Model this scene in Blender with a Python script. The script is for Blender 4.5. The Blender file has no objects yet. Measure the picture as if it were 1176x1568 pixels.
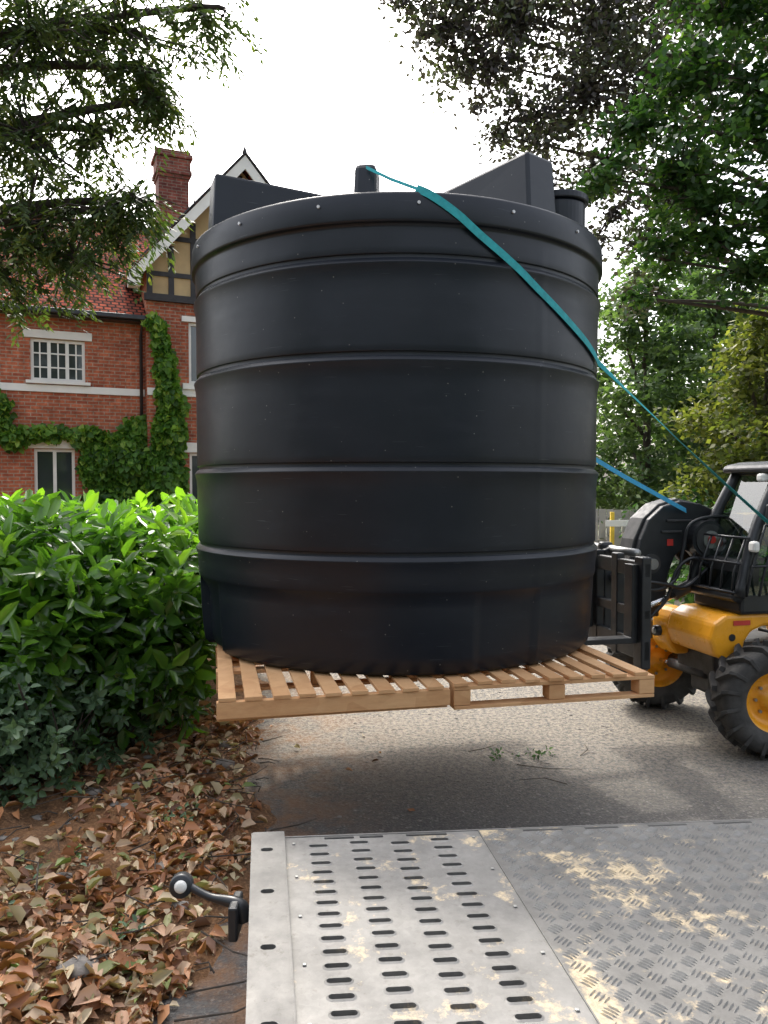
import bpy, math, numpy as np
from mathutils import Vector, Matrix
rng=np.random.default_rng(7)
S=bpy.context.scene
S.view_settings.view_transform='Standard'; S.view_settings.look='None'; S.view_settings.exposure=0
R=math.radians
# ---------------------------------------------------------------- helpers
def link(o,parent=None):
    S.collection.objects.link(o)
    if parent: o.parent=parent
    return o
def empty(name,loc=(0,0,0),rz=0):
    e=bpy.data.objects.new(name,None); e.location=loc; e.rotation_euler=(0,0,rz); e.empty_display_size=.2
    return link(e)
def mk(name,verts,faces,mat,parent=None,smooth=False,bevel=0,tint=None):
    me=bpy.data.meshes.new(name); me.from_pydata([tuple(v) for v in verts],[],[tuple(f) for f in faces])
    me.update()
    if mat: me.materials.append(mat)
    if smooth: me.polygons.foreach_set('use_smooth',[True]*len(me.polygons))
    o=bpy.data.objects.new(name,me); link(o,parent)
    if bevel:
        b=o.modifiers.new('b','BEVEL'); b.width=bevel; b.segments=2; b.limit_method='ANGLE'
    return o
BF=[(0,3,2,1),(4,5,6,7),(0,1,5,4),(1,2,6,5),(2,3,7,6),(3,0,4,7)]
def boxv(x0,x1,y0,y1,z0,z1):
    return [(x0,y0,z0),(x1,y0,z0),(x1,y1,z0),(x0,y1,z0),(x0,y0,z1),(x1,y0,z1),(x1,y1,z1),(x0,y1,z1)]
def box(name,x0,x1,y0,y1,z0,z1,mat,parent=None,bevel=0,M=None):
    v=boxv(x0,x1,y0,y1,z0,z1)
    if M is not None: v=[M@Vector(p) for p in v]
    return mk(name,v,BF,mat,parent,bevel=bevel)
def boxes(name,lst,mat,parent=None,bevel=0,T=None):
    V=[];F=[]
    for b in lst:
        n=len(V); vv=boxv(*b)
        if T: vv=[T(*p) for p in vv]
        V+=vv; F+=[tuple(i+n for i in f) for f in BF]
    return mk(name,V,F,mat,parent,bevel=bevel)
def tube(name,pts,rad,mat,parent=None,seg=8,smooth=True):
    V,F=tubegeo(pts,rad,seg); return mk(name,V,F,mat,parent,smooth=smooth)
def tubegeo(pts,rad,seg=8,off=0):
    pts=[Vector(p) for p in pts]; n=len(pts)
    if not hasattr(rad,'__len__'): rad=[rad]*n
    V=[];F=[]; up=Vector((0,0,1))
    for i,p in enumerate(pts):
        d=(pts[min(i+1,n-1)]-pts[max(i-1,0)]).normalized()
        u=up if abs(d.dot(up))<.95 else Vector((1,0,0))
        a=d.cross(u).normalized(); b=a.cross(d).normalized()
        for k in range(seg):
            t=2*math.pi*k/seg
            V.append(tuple(p+(a*math.cos(t)+b*math.sin(t))*rad[i]))
    for i in range(n-1):
        for k in range(seg):
            k2=(k+1)%seg
            F.append((off+i*seg+k,off+i*seg+k2,off+(i+1)*seg+k2,off+(i+1)*seg+k))
    F.append(tuple(off+k for k in range(seg))[::-1]); F.append(tuple(off+(n-1)*seg+k for k in range(seg)))
    return V,F
def smoothpath(pts,n=6):
    P=[Vector(p) for p in pts]; out=[]
    for i in range(len(P)-1):
        a=P[max(i-1,0)];b=P[i];c=P[i+1];d=P[min(i+2,len(P)-1)]
        for k in range(n):
            t=k/n
            out.append(.5*((2*b)+(c-a)*t+(2*a-5*b+4*c-d)*t*t+(3*b-a-3*c+d)*t**3))
    out.append(P[-1]); return out
def extrude(name,prof,y0,y1,mat,parent=None,bevel=0):
    n=len(prof)
    V=[(x,y0,z) for x,z in prof]+[(x,y1,z) for x,z in prof]
    F=[tuple(range(n)),tuple(range(2*n-1,n-1,-1))]
    F+=[(i,i+n,(i+1)%n+n,(i+1)%n) for i in range(n)]
    return mk(name,V,F,mat,parent,bevel=bevel)
# ---------------------------------------------------------------- materials
class N:
    def __init__(s,name):
        s.m=bpy.data.materials.new(name); s.m.use_nodes=True; s.t=s.m.node_tree; s.n=s.t.nodes; s.l=s.t.links
        s.b=s.n['Principled BSDF']; s.out=s.n['Material Output']; s.co=s.n.new('ShaderNodeTexCoord').outputs['Object']
    def add(s,t,**k):
        x=s.n.new(t)
        for a,b in k.items(): setattr(x,a,b)
        return x
    def noise(s,scale,detail=4,rough=.55,vec=None):
        x=s.add('ShaderNodeTexNoise'); x.inputs['Scale'].default_value=scale; x.inputs['Detail'].default_value=detail; x.inputs['Roughness'].default_value=rough
        s.l.new(vec or s.co,x.inputs['Vector']); return x.outputs['Fac']
    def ramp(s,fac,stops,interp='LINEAR'):
        x=s.add('ShaderNodeValToRGB'); x.color_ramp.interpolation=interp; e=x.color_ramp.elements
        while len(e)<len(stops): e.new(.5)
        for i,(p,c) in enumerate(stops):
            e[i].position=p; e[i].color=(c,c,c,1) if not hasattr(c,'__len__') else (*c,1)
        s.l.new(fac,x.inputs[0]); return x.outputs[0]
    def mix(s,fac,a,b,blend='MIX'):
        x=s.add('ShaderNodeMix',data_type='RGBA',blend_type=blend)
        for sock,v in ((x.inputs[0],fac),(x.inputs[6],a),(x.inputs[7],b)):
            if hasattr(v,'links'): s.l.new(v,sock)
            elif hasattr(v,'__len__'): sock.default_value=(*v,1)
            else: sock.default_value=v if sock==x.inputs[0] else (v,v,v,1)
        return x.outputs[2]
    def bump(s,h,strength=.3,dist=.01):
        x=s.add('ShaderNodeBump'); x.inputs['Strength'].default_value=strength; x.inputs['Distance'].default_value=dist
        s.l.new(h,x.inputs['Height']); s.l.new(x.outputs[0],s.b.inputs['Normal'])
    def set(s,col=None,rough=None,metal=None,spec=None):
        for k,v in (('Base Color',col),('Roughness',rough),('Metallic',metal),('Specular IOR Level',spec)):
            if v is None: continue
            if hasattr(v,'links'): s.l.new(v,s.b.inputs[k])
            elif hasattr(v,'__len__'): s.b.inputs[k].default_value=(*v,1)
            else: s.b.inputs[k].default_value=v
        return s.m
def simple(name,col,rough=.5,metal=0,var=.25,scale=6,spec=.5,bump=0):
    n=N(name); f=n.noise(scale,5)
    c=n.ramp(f,[(.25,tuple(x*(1-var) for x in col)),(.75,tuple(min(1,x*(1+var)) for x in col))])
    r=n.ramp(n.noise(scale*2.3,3),[(.3,max(0,rough-.08)),(.7,min(1,rough+.1))])
    if bump: n.bump(n.noise(scale*8,4),bump,.005)
    return n.set(c,r,metal,spec)
def leafmat(name,stops,trans=.35,rough=.45,interp='LINEAR',tcol=1.5,spec=.4):
    n=N(name); a=n.add('ShaderNodeAttribute',attribute_name='tint')
    c=n.ramp(a.outputs['Fac'],stops,interp)
    n.set(c,rough,0,spec)
    if trans>0:
        t=n.add('ShaderNodeBsdfTranslucent'); m=n.add('ShaderNodeMixShader'); m.inputs[0].default_value=trans
        g=n.mix(1.0,c,(tcol*1.0,tcol*1.15,tcol*.5),'MULTIPLY')
        n.l.new(g,t.inputs[0]); n.l.new(n.b.outputs[0],m.inputs[1]); n.l.new(t.outputs[0],m.inputs[2]); n.l.new(m.outputs[0],n.out.inputs[0])
    return n.m
# ---------------------------------------------------------------- leaves
def unit(a): return a/np.maximum(np.linalg.norm(a,axis=1,keepdims=True),1e-9)
def leaves(name,C,D,Nn,L,W,mat,tint,parent=None,fold=.25,curl=.15,smooth=False,six=True):
    """C base points, D leaf direction, Nn approx normal"""
    n=len(C); D=unit(D); Sd=unit(np.cross(D,Nn)); Nn=np.cross(Sd,D)
    L=np.broadcast_to(L,(n,))[:,None]; W=np.broadcast_to(W,(n,))[:,None]
    if six:
        pts=[C, C+D*L*.3-Sd*W*.5+Nn*W*fold, C+D*L*.68-Sd*W*.42+Nn*(W*fold-L*curl*.4), C+D*L*.97-Nn*L*curl, C+D*L*.68+Sd*W*.42+Nn*(W*fold-L*curl*.4), C+D*L*.3+Sd*W*.5+Nn*W*fold]
        k=6; fl=[0,1,2,3,0,3,4,5]; nf=2
    else:
        pts=[C, C+D*L*.45-Sd*W*.5, C+D*L, C+D*L*.45+Sd*W*.5]; k=4; fl=[0,1,2,3]; nf=1
    V=np.stack(pts,1).reshape(-1,3)
    idx=(np.arange(n)[:,None]*k+np.array(fl)[None]).reshape(-1)
    me=bpy.data.meshes.new(name); me.vertices.add(len(V)); me.vertices.foreach_set('co',V.astype(np.float32).ravel())
    me.loops.add(len(idx)); me.loops.foreach_set('vertex_index',idx.astype(np.int32))
    me.polygons.add(n*nf); me.polygons.foreach_set('loop_start',np.arange(0,len(idx),4,dtype=np.int32))
    me.update(calc_edges=True)
    at=me.attributes.new('tint','FLOAT','POINT'); at.data.foreach_set('value',np.repeat(np.clip(tint,0,1),k).astype(np.float32))
    me.materials.append(mat); me.validate()
    return link(bpy.data.objects.new(name,me),parent)
def sphere_pts(n,shell=.5):
    d=unit(rng.normal(size=(n,3))); r=(shell+(1-shell)*rng.random(n))[:,None]; return d*r
def crown(name,blobs,nsub,nleaf,L,W,mat,parent,subr=.35,flat=.6,shell=.35,droop=.4,six=False,twigmat=None,tvar=.15):
    """blobs (x,y,z,r): leafy clumps inside each blob with gaps"""
    Cs=[];T=[];B=[]
    for (x,y,z,r) in blobs:
        k=max(3,int(nsub*r*r)); s=sphere_pts(k,shell)*np.array([1,1,.8])*r+np.array([x,y,z])
        for c in s:
            m=int(nleaf*(.5+rng.random())); rr=subr*r**.5*(.6+.8*rng.random())
            p=rng.normal(size=(m,3))*np.array([1,1,flat])*rr*.55+c
            Cs.append(p); base=rng.random()
            T.append(np.clip(base*.6+.2+rng.normal(size=m)*tvar,0,1)); B.append(((x,y,z),c,r))
    C=np.concatenate(Cs);T=np.concatenate(T);n=len(C)
    D=rng.normal(size=(n,3)); D[:,2]=D[:,2]*.5-droop
    Nn=rng.normal(size=(n,3))*.7; Nn[:,2]+=1
    o=leaves(name,C,D,Nn,L*(.6+.7*rng.random(n)),W*(.6+.7*rng.random(n)),mat,T,parent,six=six)
    if twigmat:
        V=[];F=[]
        for a,c,r in B:
            a=Vector(a);c=Vector(c); m=(a+c)/2+Vector(rng.normal(size=3)*.12*r)
            v,f=tubegeo([a,m,c],[.018*r+.005,.012*r+.004,.003],4,len(V)); V+=v;F+=f
        mk(name+'_twigs',V,F,twigmat,parent,smooth=True)
    return o
def limb(parent,name,pts,r0,r1,mat):
    P=smoothpath(pts,6); n=len(P); tube(name,P,[r0+(r1-r0)*(i/(n-1))**.8 for i in range(n)],mat,parent,seg=9)

# ================================================================= MATERIALS
tankN=N('black_polyethylene')
f1=tankN.noise(3,6,.6)
sm=tankN.add('ShaderNodeMapping'); sm.inputs['Scale'].default_value=(1.2,1.2,5); tankN.l.new(tankN.co,sm.inputs[0])
f2=tankN.noise(1.6,8,.7,sm.outputs[0])
c=tankN.ramp(f1,[(.3,(.005,.008,.014)),(.75,(.008,.012,.020))])
c=tankN.mix(tankN.ramp(f2,[(.55,0.0),(.8,.22)]),c,(.030,.038,.052))
sc=tankN.add('ShaderNodeMapping'); sc.inputs['Scale'].default_value=(1.6,1.6,40); sc.inputs['Rotation'].default_value=(.3,.45,.2); tankN.l.new(tankN.co,sc.inputs[0])
f3=tankN.noise(3,2,.5,sc.outputs[0])
c=tankN.mix(tankN.ramp(f3,[(.72,0.0),(.75,.35)]),c,(.10,.11,.12))
vo=tankN.add('ShaderNodeTexVoronoi'); vo.inputs['Scale'].default_value=13; tankN.l.new(tankN.co,vo.inputs['Vector'])
c=tankN.mix(tankN.ramp(vo.outputs['Distance'],[(.03,.6),(.06,0.0)]),c,(.25,.24,.22))
tankN.bump(tankN.noise(2.2,3),.25,.02)
M_tank=tankN.set(c,tankN.ramp(f2,[(.3,.33),(.75,.44)]),0,.40)
wn=N('pallet_pine')
wmp=wn.add('ShaderNodeMapping'); wmp.inputs['Scale'].default_value=(1,1,4); wn.l.new(wn.co,wmp.inputs[0])
wf=wn.noise(7,7,.7,wmp.outputs[0]); wk=wn.add('ShaderNodeTexVoronoi'); wk.inputs['Scale'].default_value=5; wn.l.new(wn.co,wk.inputs['Vector'])
wc=wn.ramp(wf,[(.25,(.44,.20,.08)),(.5,(.64,.34,.15)),(.8,(.76,.48,.25))])
wc=wn.mix(wn.ramp(wk.outputs['Distance'],[(.04,.8),(.10,0.0)]),wc,(.22,.10,.045))
wc=wn.mix(.5,wc,wn.ramp(wk.outputs['Color'],[(0,(.48,.24,.10)),(1,(.78,.50,.26))]))
wn.bump(wf,.3,.004); M_wood=wn.set(wc,.75)
M_black=simple('black_painted_steel',(.018,.02,.023),.4,var=.4,scale=5)
M_dirtyblack=simple('dusty_black_steel',(.045,.045,.045),.55,var=.5,scale=9)
M_yel=simple('yellow_machine_paint',(.82,.36,.02),.3,var=.15,scale=5)
M_rubber=simple('tyre_rubber',(.055,.053,.05),.8,var=.45,scale=9,bump=.4)
M_chrome=simple('chromed_rod',(.7,.7,.7),.2,1,var=.1)
M_steel=simple('bare_steel',(.35,.35,.34),.4,.8)
M_white=simple('white_paint',(.80,.79,.74),.5,var=.08,scale=3)
M_cream=simple('cream_render',(.60,.52,.40),.8,var=.15,scale=2)
M_tan=simple('ochre_render',(.52,.38,.20),.8,var=.2,scale=2)
M_timber=simple('black_timber',(.03,.028,.03),.6)
M_strap=simple('teal_webbing',(.02,.33,.36),.7,var=.25,scale=25)
M_strapb=simple('blue_webbing',(.02,.27,.46),.7,var=.2,scale=25)
M_bark=simple('bark',(.06,.048,.038),.9,var=.5,scale=7,bump=.8)
M_barkd=simple('conifer_bark',(.045,.035,.028),.9,var=.5,scale=7,bump=.8)
M_red=simple('red_decal',(.55,.04,.03),.4)
gl_=N('dark_window_glass'); gl_.bump(gl_.noise(1.5,2),.1,.05); M_glass=gl_.set((.035,.045,.045),.06,0,.9)
gn=N('cab_glass'); tr=gn.add('ShaderNodeBsdfTransparent'); tr.inputs[0].default_value=(.45,.55,.5,1); gl=gn.add('ShaderNodeBsdfGlossy'); gl.inputs['Roughness'].default_value=.03
mx=gn.add('ShaderNodeMixShader'); mx.inputs[0].default_value=.14; gn.l.new(tr.outputs[0],mx.inputs[1]); gn.l.new(gl.outputs[0],mx.inputs[2]); gn.l.new(mx.outputs[0],gn.out.inputs[0]); M_cabglass=gn.m
def brickmat(name,c1,c2,mortar,bw,bh,ms,sx=1,axis='xy',zs=1.0,rough=.85,spec=.2):
    n=N(name); sp=n.add('ShaderNodeSeparateXYZ'); n.l.new(n.co,sp.inputs[0]); cb=n.add('ShaderNodeCombineXYZ')
    if axis=='xy':
        a=n.add('ShaderNodeMath',operation='ADD'); n.l.new(sp.outputs[0],a.inputs[0]); n.l.new(sp.outputs[1],a.inputs[1]); h=a.outputs[0]
    else: h=sp.outputs[0 if axis=='x' else 1]
    z=n.add('ShaderNodeMath',operation='MULTIPLY'); n.l.new(sp.outputs[2],z.inputs[0]); z.inputs[1].default_value=zs
    n.l.new(h,cb.inputs[0]); n.l.new(z.outputs[0],cb.inputs[1])
    b=n.add('ShaderNodeTexBrick'); n.l.new(cb.outputs[0],b.inputs['Vector'])
    b.inputs['Color1'].default_value=(*c1,1); b.inputs['Color2'].default_value=(*c2,1); b.inputs['Mortar'].default_value=(*mortar,1)
    b.inputs['Scale'].default_value=1; b.inputs['Brick Width'].default_value=bw; b.inputs['Row Height'].default_value=bh; b.inputs['Mortar Size'].default_value=ms; b.inputs['Bias'].default_value=-.1
    v=n.ramp(n.noise(1.3,6,.7),[(.3,(.6,.52,.52)),(.7,(1.25,1.2,1.15))])
    col=n.mix(1.0,b.outputs['Color'],v,'MULTIPLY')
    v2=n.ramp(n.noise(9,3,.6),[(.3,.65),(.7,1.25)]); col=n.mix(1.0,col,v2,'MULTIPLY')
    iv=n.add('ShaderNodeMath',operation='SUBTRACT'); iv.inputs[0].default_value=1; n.l.new(b.outputs['Fac'],iv.inputs[1]); n.bump(iv.outputs[0],.5,.01)
    return n.set(col,rough,0,spec)
M_brick=brickmat('red_brick',(.50,.155,.08),(.34,.095,.055),(.38,.29,.22),.225,.075,.010)
M_brickd=brickmat('chimney_brick',(.26,.085,.06),(.14,.05,.045),(.25,.2,.16),.225,.075,.010)
M_tileX=brickmat('clay_roof_tiles',(.34,.085,.05),(.13,.045,.035),(.03,.02,.018),.17,.13,.02,axis='x',zs=1.5,rough=1,spec=.05)
M_tileY=brickmat('clay_gable_tiles',(.30,.09,.06),(.13,.05,.04),(.03,.02,.018),.17,.13,.02,axis='y',zs=1.3,rough=1,spec=.05)
# ground
gN=N('rough_grass_soil'); gc=gN.ramp(gN.noise(.8,8,.7),[(.3,(.05,.055,.02)),(.5,(.07,.075,.03)),(.7,(.12,.09,.05))]); gN.bump(gN.noise(12,6),.6,.03); M_ground=gN.set(gc,.95)
aN=N('worn_asphalt')
v=aN.add('ShaderNodeTexVoronoi'); v.inputs['Scale'].default_value=75; aN.l.new(aN.co,v.inputs['Vector'])
sp_=aN.ramp(v.outputs['Color'],[(.0,(.05,.048,.047)),(.55,(.09,.086,.082)),(.8,(.16,.152,.14)),(1,(.40,.38,.34))])
base=aN.ramp(aN.noise(1.1,7,.65),[(.3,(.068,.066,.064)),(.5,(.092,.088,.084)),(.72,(.15,.138,.125))])
ac=aN.mix(.5,base,sp_)
ac=aN.mix(aN.ramp(aN.noise(14,6,.75),[(.6,0.0),(.72,.4)]),ac,(.24,.22,.19))
spx=aN.add('ShaderNodeSeparateXYZ'); aN.l.new(aN.co,spx.inputs[0])
mr=aN.add('ShaderNodeMapRange'); mr.inputs['From Min'].default_value=.2; mr.inputs['From Max'].default_value=-.8; aN.l.new(spx.outputs[0],mr.inputs['Value'])
mm=aN.add('ShaderNodeMath',operation='MULTIPLY'); aN.l.new(mr.outputs[0],mm.inputs[0]); aN.l.new(aN.ramp(aN.noise(2.6,8,.75),[(.42,0.0),(.60,1.0)]),mm.inputs[1])
ac=aN.mix(mm.outputs[0],ac,(.19,.10,.05))
mr2=aN.add('ShaderNodeMapRange'); mr2.inputs['From Min'].default_value=4.8; mr2.inputs['From Max'].default_value=6.8; aN.l.new(spx.outputs[1],mr2.inputs['Value'])
mm2=aN.add('ShaderNodeMath',operation='MULTIPLY'); aN.l.new(mr2.outputs[0],mm2.inputs[0]); aN.l.new(aN.ramp(aN.noise(24,7,.85),[(.46,0.0),(.54,.85)]),mm2.inputs[1])
ac=aN.mix(mm2.outputs[0],ac,(.30,.26,.20))
aN.bump(v.outputs['Distance'],.6,.01); M_asph=aN.set(ac,.9)
bN=N('needle_litter_soil'); bc=bN.ramp(bN.noise(5,8,.75),[(.3,(.07,.04,.022)),(.5,(.19,.09,.038)),(.7,(.36,.17,.065))]); bc=bN.mix(bN.ramp(bN.noise(60,4,.7),[(.45,0.0),(.65,.7)]),bc,(.46,.26,.13)); bN.bump(bN.noise(45,5,.8),1.0,.03); M_bed=bN.set(bc,.95)
# deck metal
def deckmat(name,dust,base=.40,dscale=4.2):
    n=N(name); v=n.add('ShaderNodeTexVoronoi'); v.inputs['Scale'].default_value=60; n.l.new(n.co,v.inputs['Vector'])
    c=n.mix(.3,n.ramp(n.noise(5,8,.75),[(.3,base*.6),(.7,base*1.2)]),n.ramp(v.outputs['Color'],[(0,base*.75),(1,base*1.2)]))
    c=n.mix(n.ramp(n.noise(26,5,.8),[(.58,0.0),(.68,.45)]),c,(base*.5,base*.46,base*.4))
    c=n.mix(1.0,c,(1.0,.975,.93),'MULTIPLY')
    d=n.ramp(n.noise(dscale,9,.74),[(dust,0.0),(dust+.07,.9)])
    grain=n.ramp(n.noise(90,3,.7),[(.35,.45),(.6,1.0)])
    mu=n.add('ShaderNodeMath',operation='MULTIPLY'); n.l.new(d,mu.inputs[0]); n.l.new(grain,mu.inputs[1])
    c=n.mix(mu.outputs[0],c,(.56,.45,.29))
    me_=n.add('ShaderNodeMath',operation='MULTIPLY_ADD'); n.l.new(mu.outputs[0],me_.inputs[0]); me_.inputs[1].default_value=-.35; me_.inputs[2].default_value=.35
    n.bump(n.noise(30,5,.7),.2,.004)
    n.l.new(me_.outputs[0],n.b.inputs['Metallic'])
    return n.set(c,n.ramp(n.noise(12,5),[(.3,.45),(.7,.68)]),None,.25)
M_perf=deckmat('galvanised_perforated_plate',.57,.22,6)
M_cheq=deckmat('chequer_plate',.53,.17,4.6)
M_galv=deckmat('galvanised_rail',.66,.18)

# ================================================================= WORLD / LIGHT
SUN_EL=50; SUN_ROT=-16
w=bpy.data.worlds.new('World'); S.world=w; w.use_nodes=True; t=w.node_tree
sky=t.nodes.new('ShaderNodeTexSky'); sky.sky_type='NISHITA'; sky.sun_disc=False; sky.sun_elevation=R(SUN_EL); sky.sun_rotation=R(SUN_ROT)
sky.air_density=1.0; sky.dust_density=6.0; sky.ozone_density=1.0
hs=t.nodes.new('ShaderNodeHueSaturation'); hs.inputs['Saturation'].default_value=.40; hs.inputs['Value'].default_value=3.3
t.links.new(sky.outputs[0],hs.inputs['Color']); t.links.new(hs.outputs[0],t.nodes['Background'].inputs[0]); t.nodes['Background'].inputs[1].default_value=.15
sd=bpy.data.lights.new('sun','SUN'); sd.energy=2.3; sd.angle=R(3.0); sd.color=(1,.94,.84)
so=bpy.data.objects.new('sun',sd); link(so)
el=R(SUN_EL); az=R(SUN_ROT)
dirv=-Vector((math.sin(az)*math.cos(el),math.cos(az)*math.cos(el),math.sin(el)))
so.rotation_euler=dirv.to_track_quat('-Z','Y').to_euler(); so.location=(-5,20,25)
cam=bpy.data.cameras.new('camera'); co=bpy.data.objects.new('camera',cam); link(co); S.camera=co
cam.sensor_fit='VERTICAL'; cam.sensor_height=34.6; cam.sensor_width=25.95; cam.lens=26; cam.clip_end=2000; cam.clip_start=.05
co.location=(0,0,2.2); co.rotation_euler=(R(88.1),0,0)

# ================================================================= GROUND
mk('ground',[(-300,-300,-.03),(300,-300,-.03),(300,300,-.03),(-300,300,-.03)],[(0,1,2,3)],M_ground)
def edge(y): return np.interp(y,[-6,2,3.0,3.63,4.76,5.5,6.7,9,14,40],[-1.6,-1.15,-.92,-.78,-.76,-.95,-1.12,-1.5,-2.4,-2.6])
mk('driveway',[(-3.5,-14,0),(5.2,-14,0),(6.0,4,0),(7.5,12,0),(9,40,0),(-3.5,40,0)],[(0,1,2,3,4,5)],M_asph)
xs=np.linspace(-14,0,281); ys=np.linspace(-5,22,400)
def wob(x,y): return .07*np.sin(x*3.1+y*2.3)+.05*np.sin(y*7.3-x*2)+.03*np.sin(x*13+y*11)+.02*np.sin(x*23-y*19)
def bedz(x,y):
    d=edge(y)-x+wob(x,y)*1.3
    return np.clip(d*.16,-.05,.13)+np.where(d>0,1,0)*np.clip(d,0,1)*.05*(np.sin(x*9+y*3)*np.sin(y*8-x*2))+.006
X,Y=np.meshgrid(xs,ys); Z=bedz(X,Y)
Vb=np.stack([X,Y,Z],-1).reshape(-1,3); nx=len(xs)
i=np.arange(len(ys)-1)[:,None]*nx+np.arange(nx-1)[None]; i=i.ravel()
mk('planting_bed_ground',Vb.tolist(),np.stack([i,i+1,i+nx+1,i+nx],1).tolist(),M_bed,smooth=True)
n=11000
yy=2.2+rng.random(n)**1.2*5.2; dd=rng.exponential(1.0,n)*1.2+.02; xx=edge(yy)-dd
xx[:60]=edge(yy[:60])+rng.random(60)**2*1.1
k=((np.sin(xx*4.1+1)+np.sin(yy*3.3+xx*2)+rng.normal(size=n)*.9)>-.7)&((dd>.35)|(yy<4.6)|(rng.random(n)<.3)); xx=xx[k];yy=yy[k]; n=len(xx)
zz=np.maximum(bedz(xx,yy),0)+.008+rng.random(n)*.025
D=rng.normal(size=(n,3)); D[:,2]*=.3; Nn=rng.normal(size=(n,3))*.4; Nn[:,2]+=1
M_litter=leafmat('dead_leaves',[(0,(.11,.05,.03)),(.2,(.30,.12,.05)),(.42,(.50,.23,.10)),(.6,(.56,.33,.21)),(.78,(.58,.46,.31)),(.93,(.46,.38,.22)),(1,(.18,.27,.07))],.15,.5,tcol=1)
big=rng.random(n)<.45
Ls=np.where(big,.06+.07*rng.random(n),.02+.035*rng.random(n))
leaves('leaf_litter',np.stack([xx,yy,zz],1),D,Nn,Ls,Ls*(.3+.35*rng.random(n)),M_litter,rng.random(n),fold=.4,curl=.25)
V=[];F=[]
for q in range(260):
    y=2.6+rng.random()*4.2; x=float(edge(y))-rng.random()*2.4+.1; a=rng.random()*6.28; L=.08+rng.random()**2*.5; z=float(max(bedz(x,y),0))+.02
    p=[(x,y,z),(x+math.cos(a)*L*.5+.02,y+math.sin(a)*L*.5,z+.02),(x+math.cos(a+.3)*L,y+math.sin(a+.3)*L,z+.005)]
    v,f=tubegeo(p,[.005,.004,.002],5,len(V)); V+=v;F+=f
for (x,y,a,L) in [(1.05,6.0,-.5,.5),(1.35,5.6,2.6,.35),(.7,6.3,.3,.3),(1.6,6.2,.9,.3)]:
    v,f=tubegeo([(x,y,.008),(x+math.cos(a)*L*.5,y+math.sin(a)*L*.5,.02),(x+math.cos(a+.3)*L,y+math.sin(a+.3)*L,.008)],[.004,.003,.002],5,len(V)); V+=v;F+=f
mk('fallen_twigs',V,F,M_bark)
M_stone=simple('stones',(.22,.20,.18),.9,var=.35,scale=14,bump=.6)
def rock(x,y,s,off):
    v=[];f=[]; rows=6;seg=9; z=float(max(bedz(x,y),0))
    for a in range(rows+1):
        th=math.pi*a/rows
        for b in range(seg):
            ph=2*math.pi*b/seg; r=s*(1+.15*math.sin(3*ph+x*9)*math.sin(th*2+y)+.08*math.sin(5*ph+th*3))
            v.append((x+r*math.sin(th)*math.cos(ph)*1.2,y+r*math.sin(th)*math.sin(ph),z+r*.5*math.cos(th)))
    for a in range(rows):
        for b in range(seg):
            f.append((off+a*seg+b,off+a*seg+(b+1)%seg,off+(a+1)*seg+(b+1)%seg,off+(a+1)*seg+b))
    return v,f
V=[];F=[]
for (x,y,s) in [(-1.33,3.28,.075),(-1.24,4.25,.06),(-1.3,5.2,.07),(-1.25,5.9,.08),(-1.35,6.4,.07),(-1.7,4.0,.05),(-1.05,3.9,.04),(-2.0,5.2,.06)]+[(-.4+rng.random()*3.6,3.8+rng.random()*5,.006+.011*rng.random()**2) for _ in range(420)]+[(float(edge(3))-.1-rng.random()*1.6,3+rng.random()*3,.012+.02*rng.random()) for _ in range(60)]:
    v,f=rock(x,y,s,len(V)); V+=v;F+=f
mk('stones',V,F,M_stone,smooth=True)

# ================================================================= TANK
TC=(.09,5.77); tank=empty('plastic_water_tank',(TC[0],TC[1],0))
prof=[(0.0,1.10),(1.30,1.10),(1.375,1.113),(1.40,1.14),(1.41,1.22),(1.42,1.35),(1.428,1.5),(1.43,1.585),(1.436,1.590),(1.438,1.6)]
def band(zg,r):
    return [(r,zg-.20),(r+.001,zg-.14),(r+.006,zg-.085),(r+.014,zg-.052),(r+.0165,zg-.043),(r+.0165,zg-.040),(r+.0155,zg-.0385),(r-.002,zg-.0165),(r-.004,zg-.015),(r-.012,zg-.0145),(r-.0125,zg-.012),(r-.0125,zg+.006),(r-.012,zg+.008),(r-.003,zg+.009),(r-.002,zg+.010),(r-.001,zg+.014),(r,zg+.05),(r,zg+.12)]
for zg,r in ((1.815,1.442),(2.328,1.446),(2.95,1.449),(3.49,1.45)): prof+=band(zg,r)
prof+=[(1.45,3.64),(1.452,3.662),(1.468,3.664),(1.474,3.668),(1.477,3.68),(1.475,3.76),(1.471,3.815),(1.465,3.828),(1.45,3.835),(1.42,3.838),(1.40,3.815),(1.2,3.86),(.7,3.96),(0.0,4.0)]
SEG=360; V=[];F=[]
for (r,z) in prof:
    for s in range(SEG):
        a=2*math.pi*s/SEG; phi=(math.degrees(a)+90)%360; phi=phi-360 if phi>180 else phi
        rr=r
        if r>1.2 and 1.11<z<3.6:
            rr+=.0035*math.exp(-((phi-35.5)/.8)**2)+.0035*math.exp(-((phi+144.5)/.8)**2)
            rr+=.0022*math.sin(a*5+z*2.1)+.0015*math.sin(a*11-z*4)
            if z<1.55:
                for c0 in (-63,27,117,-153):
                    d=abs((phi-c0+180)%360-180)
                    if d<9: rr-=.05*min(1,(9-d)/1.0)*(1 if c0==-63 or c0>100 else .35)
        V.append((rr*math.cos(a),rr*math.sin(a),z))
for i in range(len(prof)-1):
    for s in range(SEG):
        s2=(s+1)%SEG; F.append((i*SEG+s,i*SEG+s2,(i+1)*SEG+s2,(i+1)*SEG+s))
body=mk('tank_body',V,F,M_tank,tank,smooth=True)
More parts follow.
